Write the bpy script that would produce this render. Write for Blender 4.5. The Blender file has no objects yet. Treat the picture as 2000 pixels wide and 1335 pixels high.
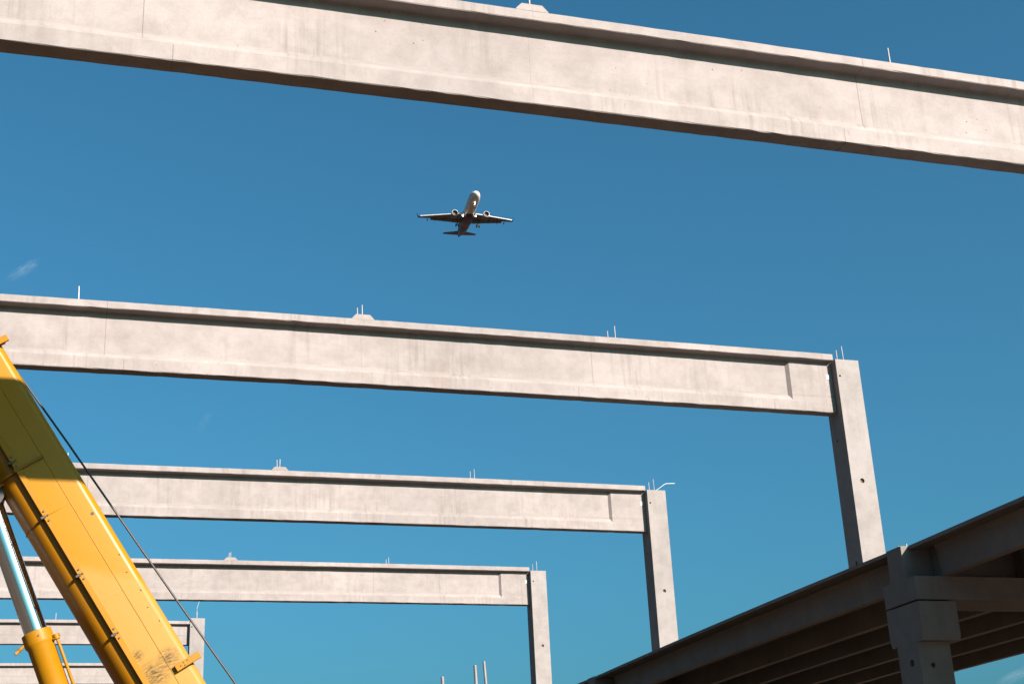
import bpy, bmesh, math, random
from mathutils import Vector, Matrix, noise
random.seed(7)
S = bpy.context.scene
C = S.collection
R = math.radians
EYE = 1.6                                   # camera height above the ground

# ------------------------------------------------------------------ camera
RIGHT = Vector((0.95355508, -0.29758164, -0.04666766))
UP = Vector((-0.06601284, -0.35761401, 0.93153343))
FWD = Vector((0.29389625, 0.88518777, 0.36064887))
FPX = 2757.6                                # focal length in pixels of the 2000 px wide photograph
cam_d = bpy.data.cameras.new('camera')
cam = bpy.data.objects.new('camera', cam_d)
C.objects.link(cam)
m = Matrix((RIGHT, UP, -FWD)).transposed().to_4x4()
m.translation = Vector((0, 0, EYE))
cam.matrix_world = m
cam_d.sensor_fit = 'HORIZONTAL'
cam_d.sensor_width = 36.0
cam_d.lens = FPX / 2000 * 36.0
cam_d.clip_start = 0.1
cam_d.clip_end = 20000
S.camera = cam

# ------------------------------------------------------------------ sun and sky
TO_SUN = Vector((0.53, -1.0, 0.58)).normalized()
SUN_EL = math.asin(TO_SUN.z)
SUN_AZ = math.atan2(TO_SUN.x, TO_SUN.y)
sun_d = bpy.data.lights.new('sun', 'SUN')
sun_d.energy = 5.0
sun_d.angle = R(0.53)
sun_d.color = (1.0, 0.87, 0.79)
sun = bpy.data.objects.new('sun', sun_d)
C.objects.link(sun)
sun.rotation_euler = TO_SUN.to_track_quat('Z', 'Y').to_euler()
sun.location = (20, -40, 40)
W = bpy.data.worlds.new('World')
S.world = W
W.use_nodes = True
wn = W.node_tree.nodes
wl = W.node_tree.links
wn.clear()
sky = wn.new('ShaderNodeTexSky')
sky.sky_type = 'NISHITA'
sky.sun_disc = False
sky.sun_elevation = SUN_EL
sky.sun_rotation = SUN_AZ
sky.altitude = 200
sky.air_density = 1.0
sky.dust_density = 5.0
sky.ozone_density = 4.0
grade = wn.new('ShaderNodeMix')
grade.data_type = 'RGBA'
grade.blend_type = 'MULTIPLY'
grade.inputs['Factor'].default_value = 1.0
grade.inputs[7].default_value = (0.31, 0.79, 0.84, 1)
bg = wn.new('ShaderNodeBackground')
bg.inputs['Strength'].default_value = 0.05
wo = wn.new('ShaderNodeOutputWorld')
k0 = wn.new('ShaderNodeVectorMath')           # one even contrast and tint for the whole sky
k0.operation = 'SCALE'
k0.inputs['Scale'].default_value = 0.4
gm = wn.new('ShaderNodeGamma')
gm.inputs['Gamma'].default_value = 0.95
k1 = wn.new('ShaderNodeVectorMath')
k1.operation = 'SCALE'
k1.inputs['Scale'].default_value = 2.5
wl.new(sky.outputs[0], k0.inputs[0])
wl.new(k0.outputs[0], gm.inputs[0])
wl.new(gm.outputs[0], k1.inputs[0])
wl.new(k1.outputs[0], grade.inputs[6])
wl.new(grade.outputs[2], bg.inputs['Color'])
wl.new(bg.outputs[0], wo.inputs['Surface'])

S.view_settings.view_transform = 'Standard'
S.view_settings.look = 'None'
S.view_settings.exposure = 1.82
S.view_settings.gamma = 1.0
S.view_settings.use_curve_mapping = False
S.render.engine = 'CYCLES'
S.cycles.max_bounces = 8


# ------------------------------------------------------------------ helpers
def tag(o, label=None, cat=None, group=None, kind=None):
    if label: o['label'] = label
    if cat: o['category'] = cat
    if group: o['group'] = group
    if kind: o['kind'] = kind
    return o


def empty(name, loc=(0, 0, 0)):
    o = bpy.data.objects.new(name, None)
    C.objects.link(o)
    o.location = loc
    o.empty_display_size = 0.3
    return o


def link(name, me, mat=None, parent=None, loc=None):
    o = bpy.data.objects.new(name, me)
    C.objects.link(o)
    if mat and not me.materials:
        me.materials.append(mat)
    if parent:
        o.parent = parent
    if loc is not None:
        o.location = loc
    return o


def mesh_bm(bm, name='mesh', smooth=False, auto=None):
    bmesh.ops.recalc_face_normals(bm, faces=bm.faces)
    me = bpy.data.meshes.new(name)
    bm.to_mesh(me)
    bm.free()
    if smooth:
        for p in me.polygons:
            p.use_smooth = True
        if auto is not None:
            me.set_sharp_from_angle(angle=auto)
    return me


def obj(name, bm, mat, parent=None, smooth=False, auto=None, loc=None):
    return link(name, mesh_bm(bm, name, smooth, auto), mat, parent, loc)


def add_box(bm, x0, x1, y0, y1, z0, z1, M=None, bevel=0.0):
    r = bmesh.ops.create_cube(bm, size=1.0)
    vs = r['verts']
    for v in vs:
        v.co = Vector((x0 + (v.co.x + .5) * (x1 - x0), y0 + (v.co.y + .5) * (y1 - y0), z0 + (v.co.z + .5) * (z1 - z0)))
    if bevel:
        es = list({e for v in vs for e in v.link_edges})
        b = bmesh.ops.bevel(bm, geom=es, offset=bevel, segments=1, affect='EDGES', profile=0.5)
        vs = list({v for f in b['faces'] for v in f.verts} | {v for v in vs if v.is_valid})
    if M is not None:
        for v in vs:
            v.co = M @ v.co
    return vs


def add_loft(bm, rings, cap=True, closed=True):
    """rings: list of equally long lists of points"""
    vr = [[bm.verts.new(p) for p in ring] for ring in rings]
    n = len(vr[0])
    for a, b in zip(vr, vr[1:]):
        for i in range(n if closed else n - 1):
            j = (i + 1) % n
            bm.faces.new((a[i], a[j], b[j], b[i]))
    if cap:
        bm.faces.new(vr[0][::-1])
        bm.faces.new(vr[-1])
    return vr


def add_tube(bm, pts, rad, seg=10, cap=True):
    pts = [Vector(p) for p in pts]
    rings = []
    prev = None
    for i, p in enumerate(pts):
        if i == 0: t = pts[1] - p
        elif i == len(pts) - 1: t = p - pts[i - 1]
        else: t = pts[i + 1] - pts[i - 1]
        t.normalize()
        if prev is None:
            a = Vector((1, 0, 0)) if abs(t.x) < .9 else Vector((0, 1, 0))
            u = t.cross(a).normalized()
        else:
            u = (prev - t * prev.dot(t)).normalized()
        prev = u
        w = t.cross(u)
        r = rad[i] if isinstance(rad, (list, tuple)) else rad
        rings.append([p + (u * math.cos(2 * math.pi * k / seg) + w * math.sin(2 * math.pi * k / seg)) * r for k in range(seg)])
    return add_loft(bm, rings, cap)


def add_prism(bm, poly, axis, a0, a1):
    """closed polygon given in the two other axes, swept along axis ('x','y','z')"""
    def P(t, q):
        return {'x': (t, q[0], q[1]), 'y': (q[0], t, q[1]), 'z': (q[0], q[1], t)}[axis]
    return add_loft(bm, [[P(a0, q) for q in poly], [P(a1, q) for q in poly]])


def cut(o, cutters):
    """boolean difference, applied; the cutter is thrown away"""
    bm = bmesh.new()
    for (p, d, r, depth) in cutters:
        d = Vector(d).normalized()
        add_tube(bm, [Vector(p) - d * 0.05, Vector(p) + d * depth], r, 14)
    c = link('cutter', mesh_bm(bm))
    c.parent = o.parent
    md = o.modifiers.new('b', 'BOOLEAN')
    md.object = c
    md.operation = 'DIFFERENCE'
    md.solver = 'EXACT'
    bpy.context.view_layer.update()
    dg = bpy.context.evaluated_depsgraph_get()
    me = bpy.data.meshes.new_from_object(o.evaluated_get(dg))
    o.modifiers.clear()
    o.data = me
    bpy.data.objects.remove(c)


# ------------------------------------------------------------------ materials
ALB = 0.40                                    # overall reflectance of the weathered concrete and paint


class NT:
    def __init__(s, name):
        s.m = bpy.data.materials.new(name)
        s.m.use_nodes = True
        s.n = s.m.node_tree.nodes
        s.l = s.m.node_tree.links
        s.b = s.n['Principled BSDF']

    def node(s, t, **kw):
        n = s.n.new(t)
        for k, v in kw.items():
            if k.startswith('i_'):
                n.inputs[k[2:].replace('_', ' ')].default_value = v
            else:
                setattr(n, k, v)
        return n

    def lk(s, a, b):
        s.l.new(a, b)

    def math(s, op, a, b=None, c=None, clamp=False):
        n = s.node('ShaderNodeMath', operation=op)
        n.use_clamp = clamp
        for i, v in enumerate((a, b, c)):
            if v is None: continue
            if isinstance(v, (int, float)): n.inputs[i].default_value = v
            else: s.lk(v, n.inputs[i])
        return n.outputs[0]

    def ramp(s, fac, stops):
        n = s.node('ShaderNodeValToRGB')
        el = n.color_ramp.elements
        while len(el) < len(stops): el.new(0.5)
        for e, (p, c) in zip(el, stops):
            e.position = p
            e.color = c if len(c) == 4 else (*c, 1)
        s.lk(fac, n.inputs[0])
        return n.outputs[0]

    def mix(s, fac, a, b, mode='MIX'):
        n = s.node('ShaderNodeMix', data_type='RGBA', blend_type=mode)
        for i, v in ((0, fac), (6, a), (7, b)):
            if isinstance(v, (int, float)): n.inputs[i].default_value = v
            elif isinstance(v, tuple): n.inputs[i].default_value = v if len(v) == 4 else (*v, 1)
            else: s.lk(v, n.inputs[i])
        return n.outputs[2]

    def coords(s, scale=(1, 1, 1), rand=True):
        tc = s.node('ShaderNodeTexCoord')
        out = tc.outputs['Object']
        if rand:
            oi = s.node('ShaderNodeObjectInfo')
            mv = s.node('ShaderNodeVectorMath', operation='MULTIPLY')
            s.lk(oi.outputs['Random'], mv.inputs[0])
            mv.inputs[1].default_value = (57, 31, 43)
            ad = s.node('ShaderNodeVectorMath', operation='ADD')
            s.lk(out, ad.inputs[0]); s.lk(mv.outputs[0], ad.inputs[1])
            out = ad.outputs[0]
        mp = s.node('ShaderNodeMapping')
        mp.inputs['Scale'].default_value = scale
        s.lk(out, mp.inputs[0])
        return mp.outputs[0]

    def noise(s, vec, scale, detail=4, rough=.55):
        n = s.node('ShaderNodeTexNoise')
        n.inputs['Scale'].default_value = scale
        n.inputs['Detail'].default_value = detail
        n.inputs['Roughness'].default_value = rough
        s.lk(vec, n.inputs['Vector'])
        return n.outputs[0]


def concrete(name, base=(0.485, 0.43, 0.415), seams=False, stain=1.0, tone=0.16):
    t = NT(name)
    v = t.coords()
    big = t.noise(v, 0.45, 5, .6)
    mid = t.noise(v, 2.6, 5, .65)
    fine = t.noise(v, 38, 3, .6)
    st = t.noise(t.coords((5.5, 5.5, .28)), 1.6, 5, .6)
    st2 = t.noise(t.coords((15, 15, .5)), 1.3, 3, .5)
    col = t.ramp(big, [(.3, tuple(c * (1 - tone) for c in base)), (.7, tuple(min(1, c * 1.07) for c in base))])
    col = t.mix(1, col, t.ramp(mid, [(.3, (.85, .84, .83)), (.6, (1.04, 1.04, 1.04))]), 'MULTIPLY')
    # run-off streaks, only where a broad mask lets them show
    mask = t.math('MULTIPLY', t.ramp(t.noise(v, .7, 2), [(.42, (0, 0, 0)), (.66, (1, 1, 1))]), .62 * stain)
    col = t.mix(t.math('MULTIPLY', mask, t.ramp(st, [(.5, (0, 0, 0)), (.72, (1, 1, 1))])), col, (.24, .205, .175))
    col = t.mix(t.math('MULTIPLY', mask, t.math('MULTIPLY', t.ramp(st2, [(.55, (0, 0, 0)), (.75, (1, 1, 1))]), .35)), col, (.27, .235, .205))
    col = t.mix(t.math('MULTIPLY', t.ramp(fine, [(.3, (1, 1, 1)), (.5, (0, 0, 0))]), .16), col, (.2, .18, .16))
    # cloudy patches left by the formwork, drawn out along the element
    cl = t.noise(t.coords((.9, 2.2, 3.2)), 1.1, 6, .7)
    col = t.mix(t.math('MULTIPLY', t.ramp(cl, [(.50, (0, 0, 0)), (.70, (1, 1, 1))]), .28 * stain), col, (.31, .27, .24))
    rust = t.noise(t.coords((1.1, 1.1, .5)), .8, 4, .6)
    col = t.mix(t.math('MULTIPLY', t.ramp(rust, [(.64, (0, 0, 0)), (.76, (1, 1, 1))]), .35 * stain), col, (.33, .22, .14))
    # blow holes
    vo = t.node('ShaderNodeTexVoronoi', i_Scale=6.5)
    t.lk(v, vo.inputs['Vector'])
    gate = t.ramp(t.noise(v, .9, 2), [(.5, (0, 0, 0)), (.6, (1, 1, 1))])
    sel = t.math('GREATER_THAN', vo.outputs['Color'], .55)
    pit = t.math('MULTIPLY', t.math('LESS_THAN', vo.outputs['Distance'], .075), t.math('MULTIPLY', sel, gate))
    col = t.mix(t.math('MULTIPLY', pit, .8), col, (.08, .07, .06))
    hgt = t.math('SUBTRACT', t.math('MULTIPLY', fine, .25), t.math('MULTIPLY', pit, .8))
    hgt = t.math('ADD', hgt, t.math('MULTIPLY', mid, .5))
    if seams:
        tc = t.node('ShaderNodeTexCoord')
        sp = t.node('ShaderNodeSeparateXYZ')
        t.lk(tc.outputs['Object'], sp.inputs[0])
        ax = t.math('ABSOLUTE', sp.outputs[0])
        z = sp.outputs[2]
        up = t.math('GREATER_THAN', z, .33)
        lo = t.math('LESS_THAN', z, .27)
        w = t.math('ADD', .002, t.math('MULTIPLY', mid, .008))

        def ln(p, gatev):
            return t.math('MULTIPLY', t.math('LESS_THAN', t.math('ABSOLUTE', t.math('SUBTRACT', ax, p)), w), gatev)
        s = t.math('MAXIMUM', ln(5.42, up), t.math('MAXIMUM', t.math('MULTIPLY', ln(0, 1.0), .35), t.math('MAXIMUM', ln(5.02, lo), ln(10.0, lo))))
        col = t.mix(t.math('MULTIPLY', s, .5), col, (.1, .08, .065))
        # dirt that has settled along the step of the bottom flange
        band = t.math('SUBTRACT', 1.0, t.math('MULTIPLY', t.math('ABSOLUTE', t.math('SUBTRACT', z, .405)), 22), clamp=True)
        band = t.math('MULTIPLY', band, t.ramp(mid, [(.4, (0, 0, 0)), (.62, (1, 1, 1))]))
        col = t.mix(t.math('MULTIPLY', band, .4), col, (.2, .17, .14))
        b2 = t.math('MULTIPLY', t.math('SUBTRACT', 1.0, t.math('MULTIPLY', t.math('ABSOLUTE', t.math('SUBTRACT', z, .2)), 12), clamp=True),
                    t.math('MULTIPLY', t.ramp(st2, [(.46, (0, 0, 0)), (.68, (1, 1, 1))]), t.ramp(mid, [(.42, (0, 0, 0)), (.6, (1, 1, 1))])))
        col = t.mix(t.math('MULTIPLY', b2, .3), col, (.22, .19, .16))
    col = t.mix(1, col, (ALB,) * 3, 'MULTIPLY')
    bp = t.node('ShaderNodeBump', i_Strength=.35, i_Distance=.012)
    t.lk(hgt, bp.inputs['Height'])
    t.lk(bp.outputs[0], t.b.inputs['Normal'])
    t.lk(col, t.b.inputs['Base Color'])
    t.b.inputs['Roughness'].default_value = .85
    t.b.inputs['Specular IOR Level'].default_value = .25
    return t.m


def paint(name, base, dust_sheen, rough=.34, amount=.6, smudge=None, painted_sheen=False):
    t = NT(name)
    v = t.coords(rand=False)
    a = t.noise(v, .8, 4, .6)
    b = t.noise(v, 9, 4, .6)
    st = t.noise(t.coords((2.0, 2.0, 14), False), 1.5, 4, .6)
    if painted_sheen:                                   # gloss reflection on the lower boom, painted in as paler yellow
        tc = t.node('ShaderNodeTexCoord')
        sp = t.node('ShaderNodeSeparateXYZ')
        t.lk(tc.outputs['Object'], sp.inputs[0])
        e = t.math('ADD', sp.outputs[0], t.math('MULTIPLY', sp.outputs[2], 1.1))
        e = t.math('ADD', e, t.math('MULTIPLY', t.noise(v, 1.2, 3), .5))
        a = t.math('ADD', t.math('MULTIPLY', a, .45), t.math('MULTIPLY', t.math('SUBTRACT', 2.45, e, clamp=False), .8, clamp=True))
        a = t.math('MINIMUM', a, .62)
    col = t.mix(t.math('MULTIPLY', t.ramp(a, [(.42, (0, 0, 0)), (.62, (1, 1, 1))]), amount), base, dust_sheen)
    col = t.mix(t.math('MULTIPLY', t.ramp(st, [(.58, (0, 0, 0)), (.8, (1, 1, 1))]), .25), col, tuple(c * .35 for c in base))
    col = t.mix(t.math('MULTIPLY', t.ramp(b, [(.66, (0, 0, 0)), (.74, (1, 1, 1))]), .5), col, tuple(c * .3 for c in base))
    if smudge:
        for (c, r) in smudge:
            tc = t.node('ShaderNodeTexCoord')
            d = t.node('ShaderNodeVectorMath', operation='DISTANCE')
            mp = t.node('ShaderNodeMapping')
            mp.inputs['Scale'].default_value = (1, .3, 1)
            t.lk(tc.outputs['Object'], mp.inputs[0])
            t.lk(mp.outputs[0], d.inputs[0])
            d.inputs[1].default_value = (c[0], c[1] * .3, c[2])
            f = t.math('SUBTRACT', 1.0, t.math('DIVIDE', d.outputs[1], r), clamp=True)
            n2 = t.ramp(t.noise(t.coords((14, 3, 5), False), 2.2, 6, .75), [(.4, (0, 0, 0)), (.62, (1, 1, 1))])
            col = t.mix(t.math('MULTIPLY', t.math('MULTIPLY', f, n2), 1.3, clamp=True), col, (.012, .008, .004))
    col = t.mix(1, col, (ALB,) * 3, 'MULTIPLY')
    t.lk(col, t.b.inputs['Base Color'])
    t.lk(t.ramp(a, [(.35, (rough,) * 3), (.7, (rough + .2,) * 3)]), t.b.inputs['Roughness'])
    t.b.inputs['Specular IOR Level'].default_value = .16
    bp = t.node('ShaderNodeBump', i_Strength=.08, i_Distance=.02)
    t.lk(t.noise(v, 3, 3), bp.inputs['Height'])
    t.lk(bp.outputs[0], t.b.inputs['Normal'])
    return t.m


def simple(name, base, rough=.5, metal=0.0, var=.2, scale=6, emit=None):
    t = NT(name)
    v = t.coords()
    col = t.ramp(t.noise(v, scale, 4), [(.3, tuple(c * (1 - var) for c in base)), (.7, tuple(min(1, c * (1 + var)) for c in base))])
    t.lk(col, t.b.inputs['Base Color'])
    t.b.inputs['Roughness'].default_value = rough
    t.b.inputs['Metallic'].default_value = metal
    if emit:
        t.b.inputs['Emission Color'].default_value = (*emit[0], 1)
        t.b.inputs['Emission Strength'].default_value = emit[1]
    return t.m


M_BEAM = concrete('beam_concrete', seams=True)
M_COL = concrete('column_concrete', (0.44, 0.405, 0.39), stain=.45, tone=.12)
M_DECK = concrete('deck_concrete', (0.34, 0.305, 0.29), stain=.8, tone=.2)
M_STEEL = simple('galvanised_steel', (.24, .23, .23), .45, .3)
M_REBAR = simple('ribbed_steel', (.13, .115, .115), .55, .1)
M_STICK = simple('white_paper', (.36, .36, .36), .6, 0, .03)
M_WIRE = simple('white_cable', (.42, .42, .42), .5, 0, .03)
M_HOLE = simple('hole_lining', (.09, .045, .03), .9)
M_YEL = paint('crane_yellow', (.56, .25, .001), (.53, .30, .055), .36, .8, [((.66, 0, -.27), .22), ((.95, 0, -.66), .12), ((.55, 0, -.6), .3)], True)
M_YEL2 = paint('crane_yellow_fittings', (.54, .235, .001), (.48, .24, .03), .4, .4)
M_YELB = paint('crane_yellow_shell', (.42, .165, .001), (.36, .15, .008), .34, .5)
M_BLACK = simple('black_rubber', (.012, .011, .011), .6)
M_DARK = simple('dark_steel', (.035, .03, .028), .45, .4)
M_CHROME = simple('chrome', (.5, .52, .55), .1, 1.0, .03)
M_ROPE = simple('greased_wire_rope', (.022, .02, .02), .5, .3, .3, 30)


# ------------------------------------------------------------------ ground
def make_ground():
    t = NT('site_soil')
    v = t.coords(rand=False)
    a = t.noise(v, .08, 6, .6)
    b = t.noise(v, 1.4, 6, .65)
    col = t.ramp(a, [(.3, (.046, .026, .012)), (.7, (.088, .050, .025))])
    col = t.mix(1, col, t.ramp(b, [(.3, (.65, .65, .65)), (.7, (1.15, 1.15, 1.15))]), 'MULTIPLY')
    t.lk(col, t.b.inputs['Base Color'])
    t.b.inputs['Roughness'].default_value = .95
    bp = t.node('ShaderNodeBump', i_Strength=.7, i_Distance=.06)
    t.lk(b, bp.inputs['Height'])
    t.lk(bp.outputs[0], t.b.inputs['Normal'])
    bm = bmesh.new()
    xs = [-6000, -2000, -600, -200] + [i * 8 for i in range(-8, 13)] + [200, 600, 2000, 6000]
    g = []
    for x in xs:
        row = []
        for y in xs:
            near = abs(x) < 150 and abs(y) < 150
            row.append(bm.verts.new((x, y, (noise.noise(Vector((x * .07, y * .07, 0))) * .06 - .06) if near else -.06)))
        g.append(row)
    for i in range(len(xs) - 1):
        for j in range(len(xs) - 1):
            bm.faces.new((g[i][j], g[i + 1][j], g[i + 1][j + 1], g[i][j + 1]))
    tag(obj('ground', bm, t.m, smooth=True), kind='structure')


make_ground()

# ------------------------------------------------------------------ the precast roof frames
XM = 5.978                                    # grid line through the middle of the wide span
Y1 = 16.307                                   # front edge of the first roof girder's top flange
ZT = 11.797 + EYE                             # top of the girders at the supports
TF, H, DYB, WB, FW = .1625, 1.451, .171, .305, .647
XCL, CW, CD, YCF = 11.665, .636, .644, -.048  # column inner face from the middle, width, depth, front offset
CAM = .037                                    # camber of the prestressed girders


def girder_profile(web, ch=.012):
    """front half from the top down, then the back half mirrored; y from the flange front, z from the girder bottom"""
    up = H - TF
    f = [(ch, H), (0, H - ch), (0, up + ch), (ch, up), (web - .012, up - .010), (web, up - .024),
         (web, .405), (DYB + .004, .268), (DYB, .26), (DYB, ch), (DYB + ch, 0)]
    return f + [(FW - y, z) for y, z in f[::-1]]


def make_girder_mesh(half, name, seed):
    rnd = random.Random(seed)
    eb = 1.13
    xs = set()
    n = 110
    for i in range(n + 1): xs.add(round(-half + 2 * half * i / n, 4))
    xs = {x for x in xs if not (half - eb - .2 < abs(x) < half - eb + .1)}
    for s in (-1, 1):
        for d in (eb + .08, eb): xs.add(s * (half - d))
    bm = bmesh.new()
    rings = []
    pw, pe = girder_profile(.25), girder_profile(DYB + .003)
    npt = len(pw)
    for x in sorted(xs):
        p = pe if abs(x) > half - eb - .01 else pw
        dz = CAM * (1 - (x / half) ** 2)
        ring = []
        for i, (y, z) in enumerate(p):
            k = min(i, npt - 1 - i)
            wob = .002 if k in (0, 1, 2, 3) else (.003 if k in (9, 10) else .001)
            wy, wz = rnd.uniform(-wob, wob), rnd.uniform(-wob, wob)
            if k in (9, 10) and rnd.random() < .06: wz += .008          # a chipped arris
            if k in (2, 3) and rnd.random() < .05: wz += .008
            ring.append((x, y + wy, z + wz + dz))
        rings.append(ring)
    add_loft(bm, rings)
    for s in (-1, 1):                                                   # the part that sits in the fork of the column
        x0, x1 = sorted((s * (half - .02), s * (half + .33)))
        add_box(bm, x0, x1, DYB + .006, DYB + WB - .006, .002, H - .16)
    return mesh_bm(bm, name)


def small_profile(web, h, tf):
    ch = .012
    up = h - tf
    f = [(ch, h), (0, h - ch), (0, up + ch), (ch, up), (web - .01, up - .01), (web, up - .03), (web, ch), (web + ch, 0)]
    return f + [(FW - y, z) for y, z in f[::-1]]


def make_small_girder_mesh(half, h, tf, name):
    bm = bmesh.new()
    p = small_profile(.17, h, tf)
    n = 40
    rings = []
    for i in range(n + 1):
        x = -half + 2 * half * i / n
        rings.append([(x, y + random.uniform(-.002, .002), z + random.uniform(-.002, .002) + .02 * (1 - (x / half) ** 2)) for y, z in p])
    add_loft(bm, rings)
    for s in (-1, 1):
        x0, x1 = sorted((s * (half - .02), s * (half + .33)))
        add_box(bm, x0, x1, .178, FW - .178, .002, h - .1)
    return mesh_bm(bm, name)


def dowel(parent, x, y, z0, h, r=.013, lean=(0, 0)):
    bm = bmesh.new()
    add_tube(bm, [(0, 0, -.02), (lean[0] * h, lean[1] * h, h)], r, 8)
    return obj('dowel_bar', bm, M_STEEL, parent, True, R(40), (x, y, z0))


def saddle(parent, z):
    bm = bmesh.new()
    add_prism(bm, [(-.249, 0), (.249, 0), (.249, .012), (.157, .112), (-.157, .112), (-.249, .012)], 'y', .004, FW - .004)
    return obj('bearing_saddle', bm, M_BEAM, parent, False, None, (0, 0, z))


HALF = XCL - .03
GIRD = [make_girder_mesh(HALF, 'girder_body', k) for k in range(4)]
GLABEL = ['pale concrete roof girder passing above the aeroplane, with no column of its own showing',
          'pale concrete roof girder just under the aeroplane, ending at the tallest lit column',
          'concrete roof girder whose end column carries a loose bent white cable on top',
          'deep concrete roof girder crossing behind the chrome rod of the crane cylinder']
for k in range(4):
    g = empty('roof_girder', (XM, Y1 + 12 * k, ZT - H))
    tag(g, GLABEL[k], 'girder', 'concrete roof girders in a row')
    link('girder_body', GIRD[k], M_BEAM, g)
    saddle(g, H + CAM - .004)
    hh = [(.33, .30), (.33, .36), (.32, .36), (.27, .28)][k]
    for s in (-1, 0, 1):
        z = H + CAM * (1 - (s * 6 / HALF) ** 2) + (.105 if s == 0 else 0)
        dowel(g, s * 6.0, .11, z, hh[0] * (.82 if s == 0 else 1), lean=(random.uniform(-.04, .03), 0))
        if not (k == 1 and s == -1):
            dowel(g, s * 6.0 - .02, .50, z, hh[1], lean=(random.uniform(-.03, .02), 0))
    bm = bmesh.new()
    add_box(bm, HALF - .15, HALF - .055, DYB - .004, DYB + .01, H - .60, H - .48)
    obj('sticker', bm, M_STICK, g)

# lower-depth girders of the narrow bays further back
H5, TF5 = 1.02, .138
HALF5 = 6.0 - .36
GS = [make_small_girder_mesh(HALF5, H5, TF5, 'girder_body') for k in range(2)]
SL = ['shallow concrete girder ending at the narrow column that the crane rope crosses',
      'shallow concrete girder beneath and behind the other shallow girder, crossing the crane cylinder barrel']
for i, k in enumerate((4, 5)):
    g = empty('shallow_girder', (XM - 6.0, Y1 + 12 * k, ZT - .023 - H5))
    tag(g, SL[i], 'girder', 'shallow girders behind the crane')
    link('girder_body', GS[i], M_BEAM, g)
    dowel(g, -.06, .12, H5 + .02, .3)


def fork_column(name, cx, k, top, slot_z, label, front_holes=(), side_holes=(), corbel=False, group='fork-headed concrete columns'):
    """cx: centre line; the column stands on the ground and holds the girder in a slot"""
    y0 = Y1 + 12 * k + YCF
    e = empty(name, (cx, y0 + CD / 2, 0))
    tag(e, label, 'column', group)
    d, w = CD / 2, CW / 2
    c = .014
    ys0, ys1 = DYB - YCF - d - .004, DYB - YCF + WB - d + .004
    poly = [(-d, -.3), (d, -.3), (d, top), (ys1, top), (ys1, slot_z), (ys0, slot_z), (ys0, top), (-d, top)]
    bm = bmesh.new()
    # U-shaped head over a square shaft, arrises chamfered
    add_prism(bm, poly, 'x', -w, w)
    es = [ed for ed in bm.edges if len(ed.link_faces) == 2 and ed.calc_face_angle(0) > 1.0 and
          not all(abs(v.co.z + .3) < 1e-4 for v in ed.verts)]
    bmesh.ops.bevel(bm, geom=es, offset=c, segments=1, affect='EDGES', profile=.5)
    if corbel:
        add_prism(bm, [(-w - .3, 5.713 - .79), (-w + .05, 5.713 - 1.2), (-w + .05, 5.713 - .77), (-w - .3, 5.713 - .77)], 'y', -.25, .25)
    o = obj('shaft', bm, M_COL, e)
    cs = []
    for (dx, dz, r) in front_holes: cs.append(((-w + dx, -d, ZT + dz), (0, 1, 0), r, .2))
    for (dy, dz, r) in side_holes: cs.append(((-w, dy - YCF - d, ZT + dz), (1, 0, 0), r, .2))
    if cs:
        cut(o, cs)
        for (p, dr, r, dep) in cs:                                    # lining set back inside each hole
            b2 = bmesh.new()
            q = Vector(p) + Vector(dr) * .045
            add_tube(b2, [q, q + Vector(dr) * .15], r * .99, 14)
            obj('hole_lining', b2, M_HOLE, e)
    return e


CT = ZT - .143
for k, lab in enumerate(['tall concrete column carrying the end of the girder above the aeroplane',
                         'tall lit concrete column rising behind the dark deck with a reddish round hole',
                         'lit concrete column with a loose bent white cable on its top',
                         'lit concrete column with two thin pins whose foot leaves the frame beside the ribbed bars']):
    fh = [[], [(.073, -.5736, .027), (.285, -3.194, .06)], [(.081, -.565, .03), (.31, -3.376, .055)], [(.092, -.561, .03), (.34, -3.075, .055)]][k]
    sh = [[], [(.357, -2.108, .035), (.23, -5.11, .05)], [(.34, -2.11, .035)], []][k]
    e = fork_column('column_with_fork_head', XM + XCL + CW / 2, k, CT, ZT - H, lab, fh, sh, corbel=True)
    dowel(e, -.18, .13 - CD / 2, CT, .28)
    dowel(e, -.005, .13 - CD / 2, CT, .40, lean=(-.03, 0))
    if k == 2:
        bm = bmesh.new()
        pts = [(.0, -.1, CT - .01), (.06, -.12, CT + .03), (.2, -.16, CT + .12), (.36, -.2, CT + .235), (.42, -.2, CT + .262), (.5, -.2, CT + .268), (.72, -.22, CT + .275)]
        add_tube(bm, pts, .009, 8)
        obj('loose_cable', bm, M_WIRE, e, True)
for k in range(4):
    fork_column('column_with_fork_head', XM - XCL - CW / 2, k, CT, ZT - H,
                ['concrete column under the far end of the girder that passes above the aeroplane',
                 'concrete column under the far end of the girder below the aeroplane',
                 'concrete column under the far end of the girder whose other column has a white cable',
                 'concrete column under the far end of the girder behind the crane cylinder'][k])
for i, k in enumerate((4, 5)):
    e = fork_column('column_with_fork_head', XM - .03, k, 11.893 + EYE, ZT - .023 - H5,
                    ['concrete column crossed by the crane rope with a thin wire on top',
                     'concrete column hidden behind the boom under the farther shallow girder'][i], [(.07, -.29, .03)])
    dowel(e, -.02, -.1, 11.893 + EYE, .33, .02)
    if i == 0:
        bm = bmesh.new()
        z = 11.893 + EYE
        add_tube(bm, [(-.03, -.1, z + .3), (-.02, -.1, z + .5), (.06, -.1, z + .78), (.2, -.1, z + 1.0), (.3, -.1, z + 1.07)], .006, 6)
        obj('thin_wire', bm, M_WIRE, e, True)
    fork_column('column_with_fork_head', XM - 12.0 + .03, k, 11.893 + EYE, ZT - .023 - H5,
                ['concrete column under the far end of the nearer shallow girder',
                 'concrete column under the far end of the farther shallow girder'][i])

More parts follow.
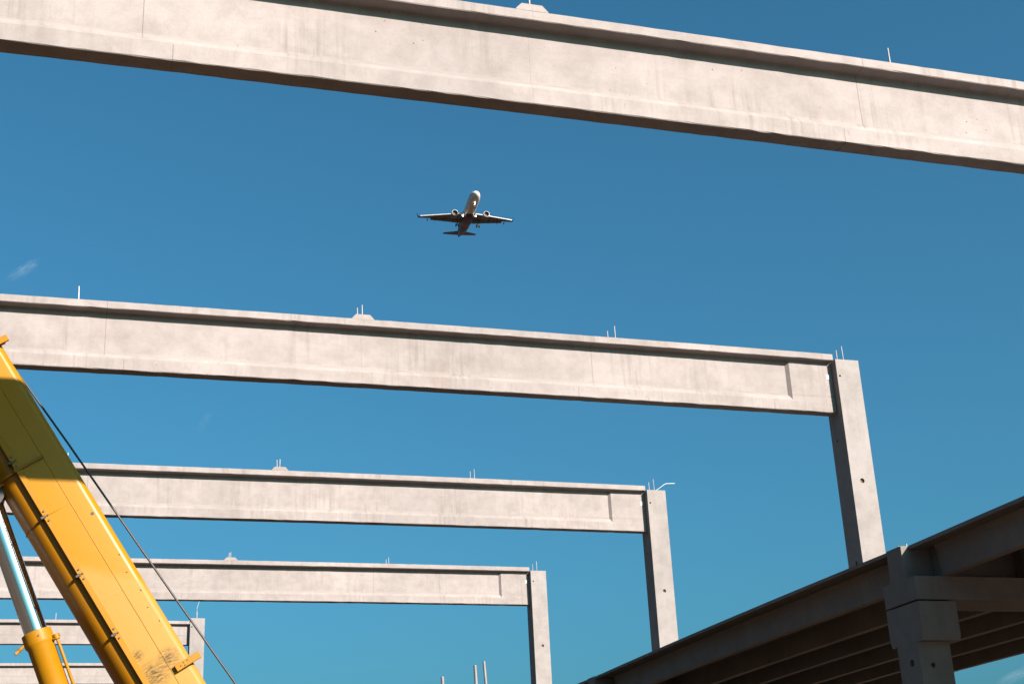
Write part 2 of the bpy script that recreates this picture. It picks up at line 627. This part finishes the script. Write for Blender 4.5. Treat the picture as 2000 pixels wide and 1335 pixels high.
# ------------------------------------------------------------------ mezzanine deck on the right
ZD = 4.113 + EYE            # deck top
ZL = 3.655 + EYE            # ledge top / bottom of the slab legs
XS = 10.89
for i, y in enumerate((4.64, 16.64, 28.64, 40.64)):
    sel = ['below the near end of the dark deck', 'with stepped head and round holes, shaded by the dark deck',
           'under the small sunlit corner far along the deck edge', 'under the far end of the dark deck'][i]
    e = empty('column_with_stepped_head', (XS + .25, y, 0))
    tag(e, 'short concrete column ' + sel, 'column', 'short columns under the deck')
    zc0, zc1 = 2.825 + EYE, 3.318 + EYE
    bm = bmesh.new()
    p = [(-.25, -.3), (.25, -.3), (.25, zc0 + .0), (.37, zc0 - .02), (.395, zc0 + .06), (.395, zc1), (-.395, zc1), (-.395, zc0 + .06), (-.37, zc0 - .02), (-.25, zc0)]
    # shaft and head; head is a little deeper than the shaft
    add_prism(bm, [(-.248, -.3), (.248, -.3), (.248, zc0 + .05), (-.248, zc0 + .05)], 'x', -.25, .24)
    add_prism(bm, p[3:9], 'x', -.247, .335)
    es = [ed for ed in bm.edges if len(ed.link_faces) == 2 and ed.calc_face_angle(0) > 1.0]
    bmesh.ops.bevel(bm, geom=es, offset=.014, segments=1, affect='EDGES', profile=.5)
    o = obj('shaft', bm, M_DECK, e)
    cs = [((-.25, -.05, 2.553 + EYE), (1, 0, 0), .05, .2), ((-.06, -.248, 2.5 + EYE), (0, 1, 0), .035, .2)]
    cut(o, cs)
    for (q, dr, r, dep) in cs:
        b2 = bmesh.new()
        q = Vector(q) + Vector(dr) * .05
        add_tube(b2, [q, q + Vector(dr) * .15], r * .99, 14)
        obj('hole_lining', b2, M_HOLE, e)
    bm = bmesh.new()
    add_box(bm, -.2, .3, -.3, .3, zc1 - .004, zc1 + .03)
    obj('bearing_pad', bm, M_BLACK, e)
    # inverted-T beam
    t = empty('ledger_girder', (XS, y, zc1 + .026))
    tag(t, ['inverted T-shaped concrete beam under the near end of the dark deck', 'inverted T-shaped concrete beam end resting on the stepped column head, sunlit at its top corner',
            'inverted T-shaped concrete beam end just peeping over the far deck edge', 'inverted T-shaped concrete beam under the far end of the dark deck'][i], 'beam', 'inverted T-shaped beams under the deck')
    zt, zl = ZD - .004 - zc1 - .026, ZL - zc1 - .026
    bm = bmesh.new()
    pr = [(-.393, 0), (.393, 0), (.393, zl), (.2, zl + .006), (.18, zl + .05), (.18, zt), (-.18, zt), (-.18, zl + .05), (-.2, zl + .006), (-.393, zl)]
    n = 24
    L = XM + XCL - XS - .01
    add_loft(bm, [[(L * j / n, a + random.uniform(-.003, .003), b + (random.uniform(-.003, .003) if 0 < b < zt - .01 else 0)) for a, b in pr] for j in range(n + 1)])
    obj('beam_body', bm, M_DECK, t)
    for q in (-.1, .03):
        dowel(t, .12 - q * .3, q, zt, .05, .012)

# double-tee slabs: three side by side in each of three spans
LEGX = [(11.31, 12.65), (13.73, 14.97), (16.02, 17.25)]
EDGEX = (11.015, 10.94, 10.935)                # the slab edge is not quite in line from span to span
EDGE = [(10.94, 13.32), (13.335, 15.52), (15.535, 17.62)]
SPAN = [(4.64, 16.64), (16.64, 28.64), (28.64, 40.64)]
LEGB, LEGT = .13, .2


def tee_leg(y0, y1):
    bm = bmesh.new()
    pr = [(0, 0), (LEGB, 0), (LEGB + .03, ZD - ZL - .12), (LEGB + .07, ZD - ZL - .046), (-.07, ZD - ZL - .046), (-.03, ZD - ZL - .12)]
    n = 26
    rings = []
    ys = [y0 + (y1 - y0) * j / n for j in range(n + 1)]
    for y in ys:
        c = .025 * (1 - (2 * (y - y0) / (y1 - y0) - 1) ** 2)
        rings.append([(a + random.uniform(-.003, .003), y, b + c * (1 if b < .3 else 1) + (random.uniform(-.003, .003) if b < .2 else 0)) for a, b in pr])
    add_loft(bm, rings)
    for a, b in ((y0 - .225, y0 + .02), (y1 - .02, y1 + .225)):        # narrowed nibs that sit on the ledge
        add_box(bm, .035, LEGB - .035, a, b, .001, ZD - ZL - .046)
    return mesh_bm(bm, 'leg')


def tee_deck(x0, x1, y0, y1, xc):
    bm = bmesh.new()
    n = 26
    rings = []
    for j in range(n + 1):
        y = y0 + (y1 - y0) * j / n
        c = .025 * (1 - (2 * (y - y0) / (y1 - y0) - 1) ** 2)
        w = random.uniform(-.004, .004)
        rings.append([(x0 - xc + w, y, -.05 + c), (x1 - xc, y, -.05 + c), (x1 - xc, y, c), (x0 - xc + w * .6, y, c)])
    add_loft(bm, rings)
    return mesh_bm(bm, 'deck')


for j, (sa, sb) in enumerate(SPAN):
    legm = tee_leg(-5.57, 5.57)
    for i, ((x0, x1), lx) in enumerate(zip(EDGE, LEGX)):
        if i == 0: x0 = EDGEX[j]
        xc = (x0 + x1) / 2
        yc = (sa + sb) / 2
        e = empty('double_tee_panel', (xc, yc, ZL))
        tag(e, ['double-tee slab on the open edge of the deck', 'double-tee slab in the middle of the deck',
                'double-tee slab on the side by the tall columns'][i] +
            [', before the stepped column', ', just beyond the stepped column', ', beyond the small sunlit corner'][j],
            'floor slab', 'double-tee slabs of the deck')
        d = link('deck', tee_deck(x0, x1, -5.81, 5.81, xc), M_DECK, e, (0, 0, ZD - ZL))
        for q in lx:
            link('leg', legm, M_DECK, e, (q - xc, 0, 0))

# ------------------------------------------------------------------ column stub with starter bars
YR = 17.5
e = empty('column_stub', (4.92, YR, 0))
tag(e, 'low concrete column stub with ribbed steel starter bars standing up from it', 'column')
bm = bmesh.new()
add_box(bm, -.32, .32, -.32, .32, -.3, 3.45, None, .015)
obj('shaft', bm, M_COL, e)
for (rx, zz, rib, lean) in ((.2663, .1444, True, -.02), (.29146, .15274, True, -.03), (.29777, .1553, False, -.055)):
    x, z = rx * YR - 4.92, zz * YR + EYE
    bm = bmesh.new()
    r = .018
    pts, rad = [], []
    h = z - 3.4
    n = 56 if rib else 4
    for q in range(n + 1):
        s = q / n
        pts.append((x + lean * (s * h - h), 0, 3.4 + s * h))
        rad.append(r * (1.3 if rib and q % 2 else 1.0))
    add_tube(bm, pts, rad, 10)
    obj('starter_bar', bm, M_REBAR, e, True, R(50), (0, random.uniform(-.03, .03), 0))

# ------------------------------------------------------------------ mobile crane
BX, BZ, BY = 2.306, 3.253 + EYE, 23.2                # point on the boom's upper edge, near side
U3 = Vector((-.5367, 0, .8438))                      # up along the boom
V3 = Vector((.8438, 0, .5367))                       # across the boom, towards its top
crane = empty('mobile_crane', (3.2, BY + .5, 0))
tag(crane, 'yellow mobile crane with raised telescopic boom and chrome luffing cylinder', 'crane')
OFF = Vector((3.2, BY + .5, 0))
BOOM_O = Vector((BX, BY, BZ))


def BP(u, v, y):
    """boom coordinates to crane coordinates"""
    return BOOM_O + U3 * u + V3 * v + Vector((0, y, 0)) - OFF


BM = Matrix((U3, Vector((0, 1, 0)), V3)).transposed().to_4x4()
BM.translation = BOOM_O - OFF


def boom_obj(name, bm, mat, parent, smooth=False, auto=None):
    """geometry given as x=u, y=y, z=v of the boom"""
    o = obj(name, bm, mat, parent, smooth, auto)
    return o


def rounded_top(w, v_low, r=.13, seg=6):
    """open outline of the upper half: near bottom, near side, top, far side, far bottom; as (y, v)"""
    p = [(0, v_low), (0, -r + .03)]
    for q in range(1, seg + 1):
        a = math.pi / 2 * q / seg
        p.append((r - r * math.cos(a), -r + .03 + r * math.sin(a)))
    return p + [(w - y, v) for y, v in p[::-1]]


boom = empty('boom_frame', (0, 0, 0))
bpy.data.objects.remove(boom)
bm = bmesh.new()
prof = rounded_top(1.0, -.80)
add_loft(bm, [[(u, y, v) for y, v in prof] for u in [-2.3 + .35 * q for q in range(35)]])
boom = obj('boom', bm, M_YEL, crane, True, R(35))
boom.matrix_local = BM


def bpart(name, bm, mat, smooth=False, auto=None):
    return obj(name, bm, mat, boom, smooth, auto)


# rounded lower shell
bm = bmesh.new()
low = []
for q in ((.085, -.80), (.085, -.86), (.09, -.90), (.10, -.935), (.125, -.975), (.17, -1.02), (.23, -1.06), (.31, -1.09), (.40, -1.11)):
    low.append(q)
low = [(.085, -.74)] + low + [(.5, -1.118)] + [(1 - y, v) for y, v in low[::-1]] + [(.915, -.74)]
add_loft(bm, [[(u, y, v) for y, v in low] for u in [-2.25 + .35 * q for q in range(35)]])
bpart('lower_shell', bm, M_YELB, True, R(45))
# cover strips along the joint of the two shells, near and far side
for y0, y1 in ((-.028, .004), (.996, 1.028)):
    bm = bmesh.new()
    add_box(bm, -2.3, 9.6, y0, y1, -.815, -.725, None, .005)
    bpart('joint_strip', bm, M_YEL2)
# weld seams
bm = bmesh.new()
add_tube(bm, [(-2.3 + .4 * q, -.001 + random.uniform(-.001, .001), -.34) for q in range(30)], .007, 6)
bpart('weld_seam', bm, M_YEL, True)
bm = bmesh.new()
add_tube(bm, [(3.62, -.001, -.72), (3.62, -.001, -.34)], .004, 6)
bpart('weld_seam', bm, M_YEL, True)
bm = bmesh.new()
add_tube(bm, [(3.60, y - (.004 if y < .5 else -.004), v - .006) for y, v in low[1:-1]], .006, 6)
bpart('weld_seam', bm, M_YELB, True)
# clamps along the joint
for u in (1.42, 2.52, 3.62, 4.66, 5.76, 6.86):
    bm = bmesh.new()
    add_box(bm, u - .022, u + .022, -.05, .06, -.86, -.775, None, .006)
    c = bpart('joint_clamp', bm, M_DARK)
    for du, v in ((-.085, -.765), (.085, -.765), (0, -.74)):
        bm = bmesh.new()
        add_tube(bm, [(u + du, -.045, v), (u + du, -.02, v)], .016, 8)
        obj('bolt', bm, M_DARK, c)
# collar plate
bm = bmesh.new()
o1 = [(-.045, -.36), (-.05, -.84)] + [((.5 + (y - .5) * 1.12), v - .06) for y, v in low[1:9]]
add_loft(bm, [[(u, y, v) for y, v in o1 + [(y + .06, v + .05) for y, v in o1[::-1]]] for u in (4.49, 4.535)])
bpart('collar_plate', bm, M_YELB)
# rope guide brackets
for u in (.45, 6.58):
    bm = bmesh.new()
    add_box(bm, u - .055, u + .055, -.085, -.035, -.28, .15, None, .006)
    add_box(bm, u - .03, u + .03, -.04, .1, -.12, .1, None, .004)
    c = bpart('rope_bracket', bm, M_YEL2)
    for du, v in ((-.025, -.13), (.025, -.13), (-.0, -.19), (.025, -.06)):
        bm = bmesh.new()
        add_tube(bm, [(u + du, -.095, v), (u + du, -.07, v)], .011, 8)
        obj('bolt', bm, M_DARK, c)
bm = bmesh.new()
add_tube(bm, [(3.30, -.004, -.135), (3.30, .03, -.135)], .028, 14)
bpart('inspection_hole', bm, M_BLACK)
for q in range(5):
    bm = bmesh.new()
    add_tube(bm, [(1.2 + .33 * q + random.uniform(-.08, .08), -.004, -.1 - .06 * (q % 2)), (1.2 + .33 * q, .01, -.12)], random.uniform(.005, .008), 6)
    bpart('rivet', bm, M_DARK)
# inner telescopic sections
for n, (u0, u1, s) in enumerate(((9.2, 12.6, .9), (12.3, 15.2, .8))):
    bm = bmesh.new()
    ring = [(.5 + (y - .5) * s, -.55 + (v + .55) * s) for y, v in prof[1:-1]] + [(.5 + (y - .5) * s, -.55 + (v + .55) * s) for y, v in low[1:-1][::-1]]
    add_loft(bm, [[(u, y, v) for y, v in ring] for u in (u0, u1)])
    bpart('inner_section', bm, M_YEL2, True, R(40))
# cylinder lugs under the boom
for y in (.2, .68):
    bm = bmesh.new()
    add_prism(bm, [(4.45, -.95), (4.45, -1.2), (4.62, -1.38), (4.95, -1.4), (5.3, -1.1), (5.3, -.95)], 'y', y, y + .1)
    bpart('cylinder_lug', bm, M_YELB)

# luffing cylinder
CY = BY + .5
r0 = Vector((-.775, CY, 5.274 + EYE)) - OFF
cd = Vector((.3776, 0, -.926)).normalized()
cn = Vector((.926, 0, .3776))


def cyl(bm, s0, s1, r, seg=28):
    add_tube(bm, [r0 + cd * s0, r0 + cd * s1], r, seg)


cyl_e = empty('luffing_cylinder', (0, 0, 0))
cyl_e.parent = crane
bm = bmesh.new()
cyl(bm, -1.1, 1.4, .181, 40)
obj('piston_rod', bm, M_CHROME, cyl_e, True, R(40))
bm = bmesh.new()
add_tube(bm, [r0 + cd * -1.15 + Vector((0, -.2, 0)), r0 + cd * -1.15 + Vector((0, .2, 0))], .26, 20)
obj('rod_eye', bm, M_DARK, cyl_e, True, R(40))
bm = bmesh.new()
add_tube(bm, [r0 + cd * s for s in (1.215, 1.23, 1.40, 1.43, 1.47, 5.0)], [.20, .232, .236, .232, .209, .209], 40)
obj('barrel', bm, M_YEL2, cyl_e, True, R(30))
bm = bmesh.new()
q0 = r0 + cn * .235 + Vector((0, -.12, 0))
add_tube(bm, [q0 + cd * 1.44 - cn * .05, q0 + cd * 1.45 + cn * .02, q0 + cd * 1.55 + cn * .025, q0 + cd * 4.9 + cn * .02], .026, 10)
obj('oil_pipe', bm, M_YEL2, cyl_e, True)
bm = bmesh.new()
q1 = q0 + cd * 1.43 + cn * .02
add_tube(bm, [q1 - cd * .05, q1 + cd * .03], .05, 10)
add_tube(bm, [q1 - cn * .04 - cd * .03, q1 + cn * .06 - cd * .03], .03, 8)
obj('pipe_fitting', bm, M_YEL2, cyl_e, True, R(40))
bm = bmesh.new()
q2 = r0 + cd * 1.36 - cn * .22 + Vector((0, -.05, 0))
hd = (-cn * .9 + cd * .45 + Vector((0, -.1, 0))).normalized()
add_tube(bm, [q2, q2 + hd * .06, q2 + hd * .07, q2 + hd * .12, q2 + hd * .13, q2 + hd * .2], [.022, .022, .032, .032, .024, .028], 10)
obj('bleed_valve', bm, M_YEL2, cyl_e, True, R(40))
bm = bmesh.new()                                                   # little triangular mark on the collar
qc = r0 + cd * 1.315 + Vector((0, -.2365, 0)) + cn * .0
add_prism(bm, [(-.02, -.016), (.022, -.016), (.012, .02)], 'y', -.004, .008)
o = obj('warning_mark', bm, M_BLACK, cyl_e)
o.location = qc

# hoist rope
bm = bmesh.new()
rp = [(-2.32, 10.33), (-.957, 8.535), (-.037, 7.291), (.773, 6.166), (1.775, 4.775), (2.839, 3.32), (4.25, 1.42)]
add_tube(bm, [Vector((x, CY, z + EYE)) - OFF for x, z in rp], .018, 8)
obj('hoist_rope', bm, M_ROPE, crane, True)

# superstructure and carrier (below the picture)
bm = bmesh.new()
add_prism(bm, [(-2.6, 1.75), (2.4, 1.75), (2.4, 3.0), (.9, 3.2), (.3, 2.6), (-1.2, 2.3), (-2.6, 2.2)], 'y', -.9, -.62)
add_prism(bm, [(-2.6, 1.75), (2.4, 1.75), (2.4, 3.0), (.9, 3.2), (.3, 2.6), (-1.2, 2.3), (-2.6, 2.2)], 'y', .62, .9)
add_box(bm, -2.6, 2.4, -.9, .9, 1.6, 1.77, None, .02)
obj('slewing_platform', bm, M_YEL2, crane)
bm = bmesh.new()
add_box(bm, 1.9, 3.2, -1.35, 1.35, 1.5, 2.6, None, .05)
obj('counterweight', bm, M_DARK, crane)
bm = bmesh.new()
add_tube(bm, [(1.25, -.4, 3.0), (1.25, .4, 3.0)], .3, 20)
obj('winch_drum', bm, M_DARK, crane, True, R(40))
bm = bmesh.new()
add_box(bm, -6.5, 5.5, -1.3, 1.3, 1.0, 1.5, None, .06)
add_tube(bm, [(0, 0, 1.45), (0, 0, 1.62)], .9, 28)
obj('carrier_deck', bm, M_YEL2, crane)
bm = bmesh.new()
add_tube(bm, [(0, -.16, 0), (0, -.13, 0), (0, .13, 0), (0, .16, 0)], [.56, .62, .62, .56], 28)
wheel_me = mesh_bm(bm, 'wheel', True, R(40))
for x in (-5.4, -3.7, -1.2, .5, 2.6, 4.3):
    for y in (-1.12, 1.12):
        link('wheel', wheel_me, M_BLACK, crane, (x, y, .55))

# ------------------------------------------------------------------ airliner
M_AWHITE = simple('aircraft_white', (.38, .36, .36), .45, 0, .03, 1)
M_AGREY = simple('aircraft_wing_grey', (.055, .05, .05), .5, 0, .1, 1)
M_ALIP = simple('polished_lip', (.5, .5, .5), .3, .3, .03)
M_LIGHT = simple('lit_landing_lamp', (1, 1, .9), .3, 0, .01, 1, ((1, .96, .8), 12))
t = NT('aircraft_livery')
tc = t.node('ShaderNodeTexCoord')
sp = t.node('ShaderNodeSeparateXYZ')
t.lk(tc.outputs['Object'], sp.inputs[0])
xx = t.math('ADD', sp.outputs[0], t.math('MULTIPLY', sp.outputs[2], 1.4))
t.lk(t.ramp(t.math('DIVIDE', t.math('MULTIPLY', xx, -1), 44.5), [(0, (.38, .36, .35)), (.385, (.34, .31, .30)), (.40, (.02, .007, .013)), (.56, (.022, .005, .015)), (.60, (.08, .006, .05)), (1, (.022, .005, .022))]), t.b.inputs['Base Color'])
t.b.inputs['Roughness'].default_value = .5
M_LIV = t.m
M_LIVD = simple('aircraft_dark_cowl', (.05, .045, .05), .5, 0, .1, 1)

ray = (FWD + RIGHT * ((912.5 - 1000) / FPX) + UP * ((667.5 - 421) / FPX))
ctr = Vector((0, 0, EYE)) + ray * 516.0
tw = -ray.normalized()
rt = (RIGHT - tw * RIGHT.dot(tw)).normalized()
upv = tw.cross(rt)
a = rt * .1515 + upv * .3955 + tw * .906
b = rt * .9885 - upv * .0468 - tw * .144
a.normalize()
b = (b - a * b.dot(a)).normalized()
c = a.cross(b)
plane = empty('airliner')
mp = Matrix((a, b, c)).transposed().to_4x4()
mp.translation = ctr + a * 22.25 - c * .5
plane.matrix_world = mp
tag(plane, 'twin-engine jet airliner flying overhead with wheels down and lamps lit', 'aeroplane')
# local axes: x forward (nose at 0, tail at -44.5), y towards the left wing, z up


def ring(x, r, zc, n=28, sy=1.0):
    return [(x, r * sy * math.cos(2 * math.pi * k / n), zc + r * math.sin(2 * math.pi * k / n)) for k in range(n)]


bm = bmesh.new()
fus = [(0, .05, -.45), (-.25, .5, -.42), (-.8, .95, -.36), (-1.8, 1.4, -.24), (-3.2, 1.75, -.1), (-5, 1.95, 0), (-6.5, 2.0, 0), (-13, 2.0, 0), (-17, 2.05, -.05), (-21, 2.08, -.08),
       (-26, 2.03, -.03), (-29, 2.0, 0), (-32, 1.88, .14), (-35, 1.6, .42), (-38, 1.22, .75), (-41, .8, 1.08), (-43.4, .42, 1.3), (-44.5, .15, 1.4)]
add_loft(bm, [ring(x, r, z) for x, r, z in fus])
obj('fuselage', bm, M_LIV, plane, True)
bm = bmesh.new()
add_loft(bm, [ring(x, r, z, 24, 1.25) for x, r, z in ((-15.6, .2, -1.4), (-16.4, 1.3, -1.05), (-18, 1.75, -.78), (-24, 1.8, -.75), (-26.5, 1.2, -.9), (-28, .2, -1.5))])
obj('belly_fairing', bm, M_LIV, plane, True)


def foil(le, y, ch, th, z, up=False):
    pts = []
    for s, tt in ((0, 0), (.04, .45), (.15, .85), (.35, 1), (.6, .75), (.85, .3), (1, .03)):
        pts.append((le - s * ch, tt))
    o = [(x, q * th * ch * .55) for x, q in pts] + [(x, -q * th * ch * .45) for x, q in pts[::-1][:-1]]
    if up: return [(x, y + q, z) for x, q in o]
    return [(x, y, z + q) for x, q in o]


for s in (1, -1):
    bm = bmesh.new()
    add_loft(bm, [foil(le, s * y, ch, th, z) for le, y, ch, th, z in ((-16.2, 1.2, 7.4, .14, -1.0), (-18.9, 6.4, 4.6, .12, -.55), (-24.6, 17.5, 1.65, .1, .5))])
    wing = obj('wing', bm, M_AGREY, plane, True, R(50))
    bm = bmesh.new()                                                     # drooped slats along the leading edge; their white paints in its sunlit line
    add_loft(bm, [[(le + .32, s * y, z - .22), (le + .1, s * y, z + .12), (le - .5, s * y, z + .2), (le - .35, s * y, z - .1)] for le, y, z in ((-17.0, 2.4, -.95), (-18.9, 6.4, -.57), (-24.3, 17.0, .45))])
    obj('lit_edge_slat', bm, M_AWHITE, wing)
    bm = bmesh.new()
    add_loft(bm, [foil(-24.65, s * 17.5, 1.6, .09, .5, False), foil(-25.2, s * 17.8, 1.25, .09, 1.2, False), foil(-25.9, s * 18.0, .6, .08, 2.4, False)])
    obj('winglet', bm, M_LIV, wing, True, R(50))
    for y, x0, ln in ((4.9, -22.3, 3.0), (8.3, -22.4, 2.9), (11.6, -23.6, 2.5), (14.2, -25.0, 1.9)):
        bm = bmesh.new()
        zz = -.55 + (y - 6.4) * .1 - .45
        add_loft(bm, [ring(x0 - ln * q, rr, zz - .2 * q, 10) for q, rr in ((0, .04), (.25, .2), (.6, .22), (1, .05))])
        v = obj('flap_fairing', bm, M_AGREY, wing, True)
        v.location = (0, s * y, 0)
    bm = bmesh.new()                                                     # lowered flaps
    add_loft(bm, [[(x0, s * y, z), (x0 - w, s * y, z - .55 * w / 1.3), (x0 - w, s * y, z - .55 * w / 1.3 - .05), (x0, s * y, z - .18)] for x0, y, z, w in ((-23.2, 2.1, -.95, 1.5), (-23.35, 6.4, -.62, 1.35), (-25.0, 13.2, .05, .8))])
    obj('flap', bm, M_AGREY, wing)
    # engine
    bm = bmesh.new()
    ex, ey, ez = -13.9, s * 5.75, -2.15
    outer = [(0, .98), (-.12, 1.1), (-.7, 1.2), (-1.6, 1.22), (-2.8, 1.1), (-3.6, .9), (-3.62, .78), (-3.0, .8)]
    inner = [(-.9, .86), (-.2, .9), (0, .98)]
    add_loft(bm, [ring(x, r, 0, 28) for x, r in inner + outer[1:]], cap=False)
    eng = obj('engine', bm, M_LIVD, plane, True, R(60), (ex, ey, ez))
    bm = bmesh.new()
    add_loft(bm, [ring(x, r, 0, 28) for x, r in ((-.35, .885), (-.1, .92), (.03, .98), (.02, 1.06), (-.1, 1.125), (-.4, 1.19))], cap=False)
    obj('intake_lip', bm, M_AWHITE, eng, True, R(60))
    bm = bmesh.new()
    add_loft(bm, [ring(-.85, .87, 0, 28), ring(-.95, .87, 0, 28)])
    obj('fan_disc', bm, M_DARK, eng)
    bm = bmesh.new()
    add_loft(bm, [ring(x, r, 0, 20) for x, r in ((-2.6, .75), (-3.6, .62), (-4.6, .4), (-5.0, .3))])
    obj('exhaust_core', bm, M_DARK, eng, True)
    bm = bmesh.new()
    add_prism(bm, [(-.9, 1.1), (-3.5, .85), (-6.6, 1.35), (-4.6, 1.6)], 'y', -.14, .14)
    obj('pylon', bm, M_AGREY, eng)
    # tailplane
    bm = bmesh.new()
    add_loft(bm, [foil(le, s * y, ch, th, z) for le, y, ch, th, z in ((-37.4, .5, 4.3, .1, .85), (-41.0, 6.22, 1.5, .09, 1.4))])
    obj('tailplane', bm, M_AGREY, plane, True, R(50))
    # main gear
    g = empty('main_gear', (-21.8, s * 3.8, -1.0))
    g.parent = plane
    bm = bmesh.new()
    add_tube(bm, [(0, 0, .3), (0, 0, -2.7)], .17, 10)
    add_tube(bm, [(0, -s * .1, -1.4), (0, -s * 1.5, .1)], .1, 8)
    obj('strut', bm, M_DARK, g)
    for q in (-.47, .47):
        bm = bmesh.new()
        add_tube(bm, [(0, q - .2, -2.7), (0, q - .16, -2.7), (0, q + .16, -2.7), (0, q + .2, -2.7)], [.45, .6, .6, .45], 18)
        obj('wheel', bm, M_BLACK, g, True, R(50))
    bm = bmesh.new()
    bmesh.ops.create_uvsphere(bm, u_segments=12, v_segments=8, radius=.19)
    obj('landing_light', bm, M_LIGHT, plane, True, None, (-17.3, s * 2.35, -1.75))
bm = bmesh.new()
add_loft(bm, [foil(-34.2, 0, 6.6, .1, 1.6, True), foil(-40.2, 0, 2.6, .09, 8.0, True)])
obj('tail_fin', bm, M_LIV, plane, True, R(50))
g = empty('nose_gear', (-5.1, 0, -1.7))
g.parent = plane
bm = bmesh.new()
add_tube(bm, [(0, 0, .2), (0, 0, -1.95)], .12, 10)
obj('strut', bm, M_DARK, g)
for q in (-.25, .25):
    bm = bmesh.new()
    add_tube(bm, [(0, q - .11, -1.95), (0, q + .11, -1.95)], .38, 16)
    obj('wheel', bm, M_BLACK, g, True, R(50))
for z in (-.35, -.85):
    bm = bmesh.new()
    bmesh.ops.create_uvsphere(bm, u_segments=10, v_segments=6, radius=.1)
    obj('taxi_light', bm, M_LIGHT, g, True, None, (.25, 0, z))

# ------------------------------------------------------------------ faint wisps of cloud
def cloud(px, py, dist, size, rot, dens, label):
    t = NT('cloud_vapour')
    t.n.remove(t.b)
    tc = t.node('ShaderNodeTexCoord')
    ln = t.node('ShaderNodeVectorMath', operation='LENGTH')
    t.lk(tc.outputs['Object'], ln.inputs[0])
    fall = t.math('SUBTRACT', 1.0, ln.outputs['Value'], clamp=True)
    n = t.noise(t.coords((1.6, 2.6, 2.6)), 1.5, 5, .65)
    n = t.math('MULTIPLY', t.math('SUBTRACT', n, .44, clamp=True), 7.0)
    d = t.math('MULTIPLY', t.math('MULTIPLY', fall, n), dens)
    vol = t.node('ShaderNodeVolumePrincipled')
    vol.inputs['Color'].default_value = (.95, .95, .95, 1)
    vol.inputs['Anisotropy'].default_value = 0.0
    t.lk(d, vol.inputs['Density'])
    t.lk(vol.outputs[0], t.n['Material Output'].inputs['Volume'])
    bm = bmesh.new()
    bmesh.ops.create_icosphere(bm, subdivisions=3, radius=1.0)
    o = obj('cloud', bm, t.m)
    d = FWD + RIGHT * ((px - 1000) / FPX) + UP * ((667.5 - py) / FPX)
    o.location = Vector((0, 0, EYE)) + d * dist
    o.rotation_euler = (0, -rot, -.3)
    o.scale = size
    tag(o, label, 'cloud', 'faint cloud wisps')


cloud(46, 527, 3000, (46, 14, 14), R(33), .011, 'thin slanting wisp of white cloud above the crane, over a girder')
cloud(400, 822, 3200, (36, 14, 16), R(60), .0025, 'barely visible cloud wisp between the girder under the aeroplane and the next')
cloud(1985, 1318, 3400, (60, 20, 16), R(20), .008, 'low pale cloud patch below the far edge of the dark deck')
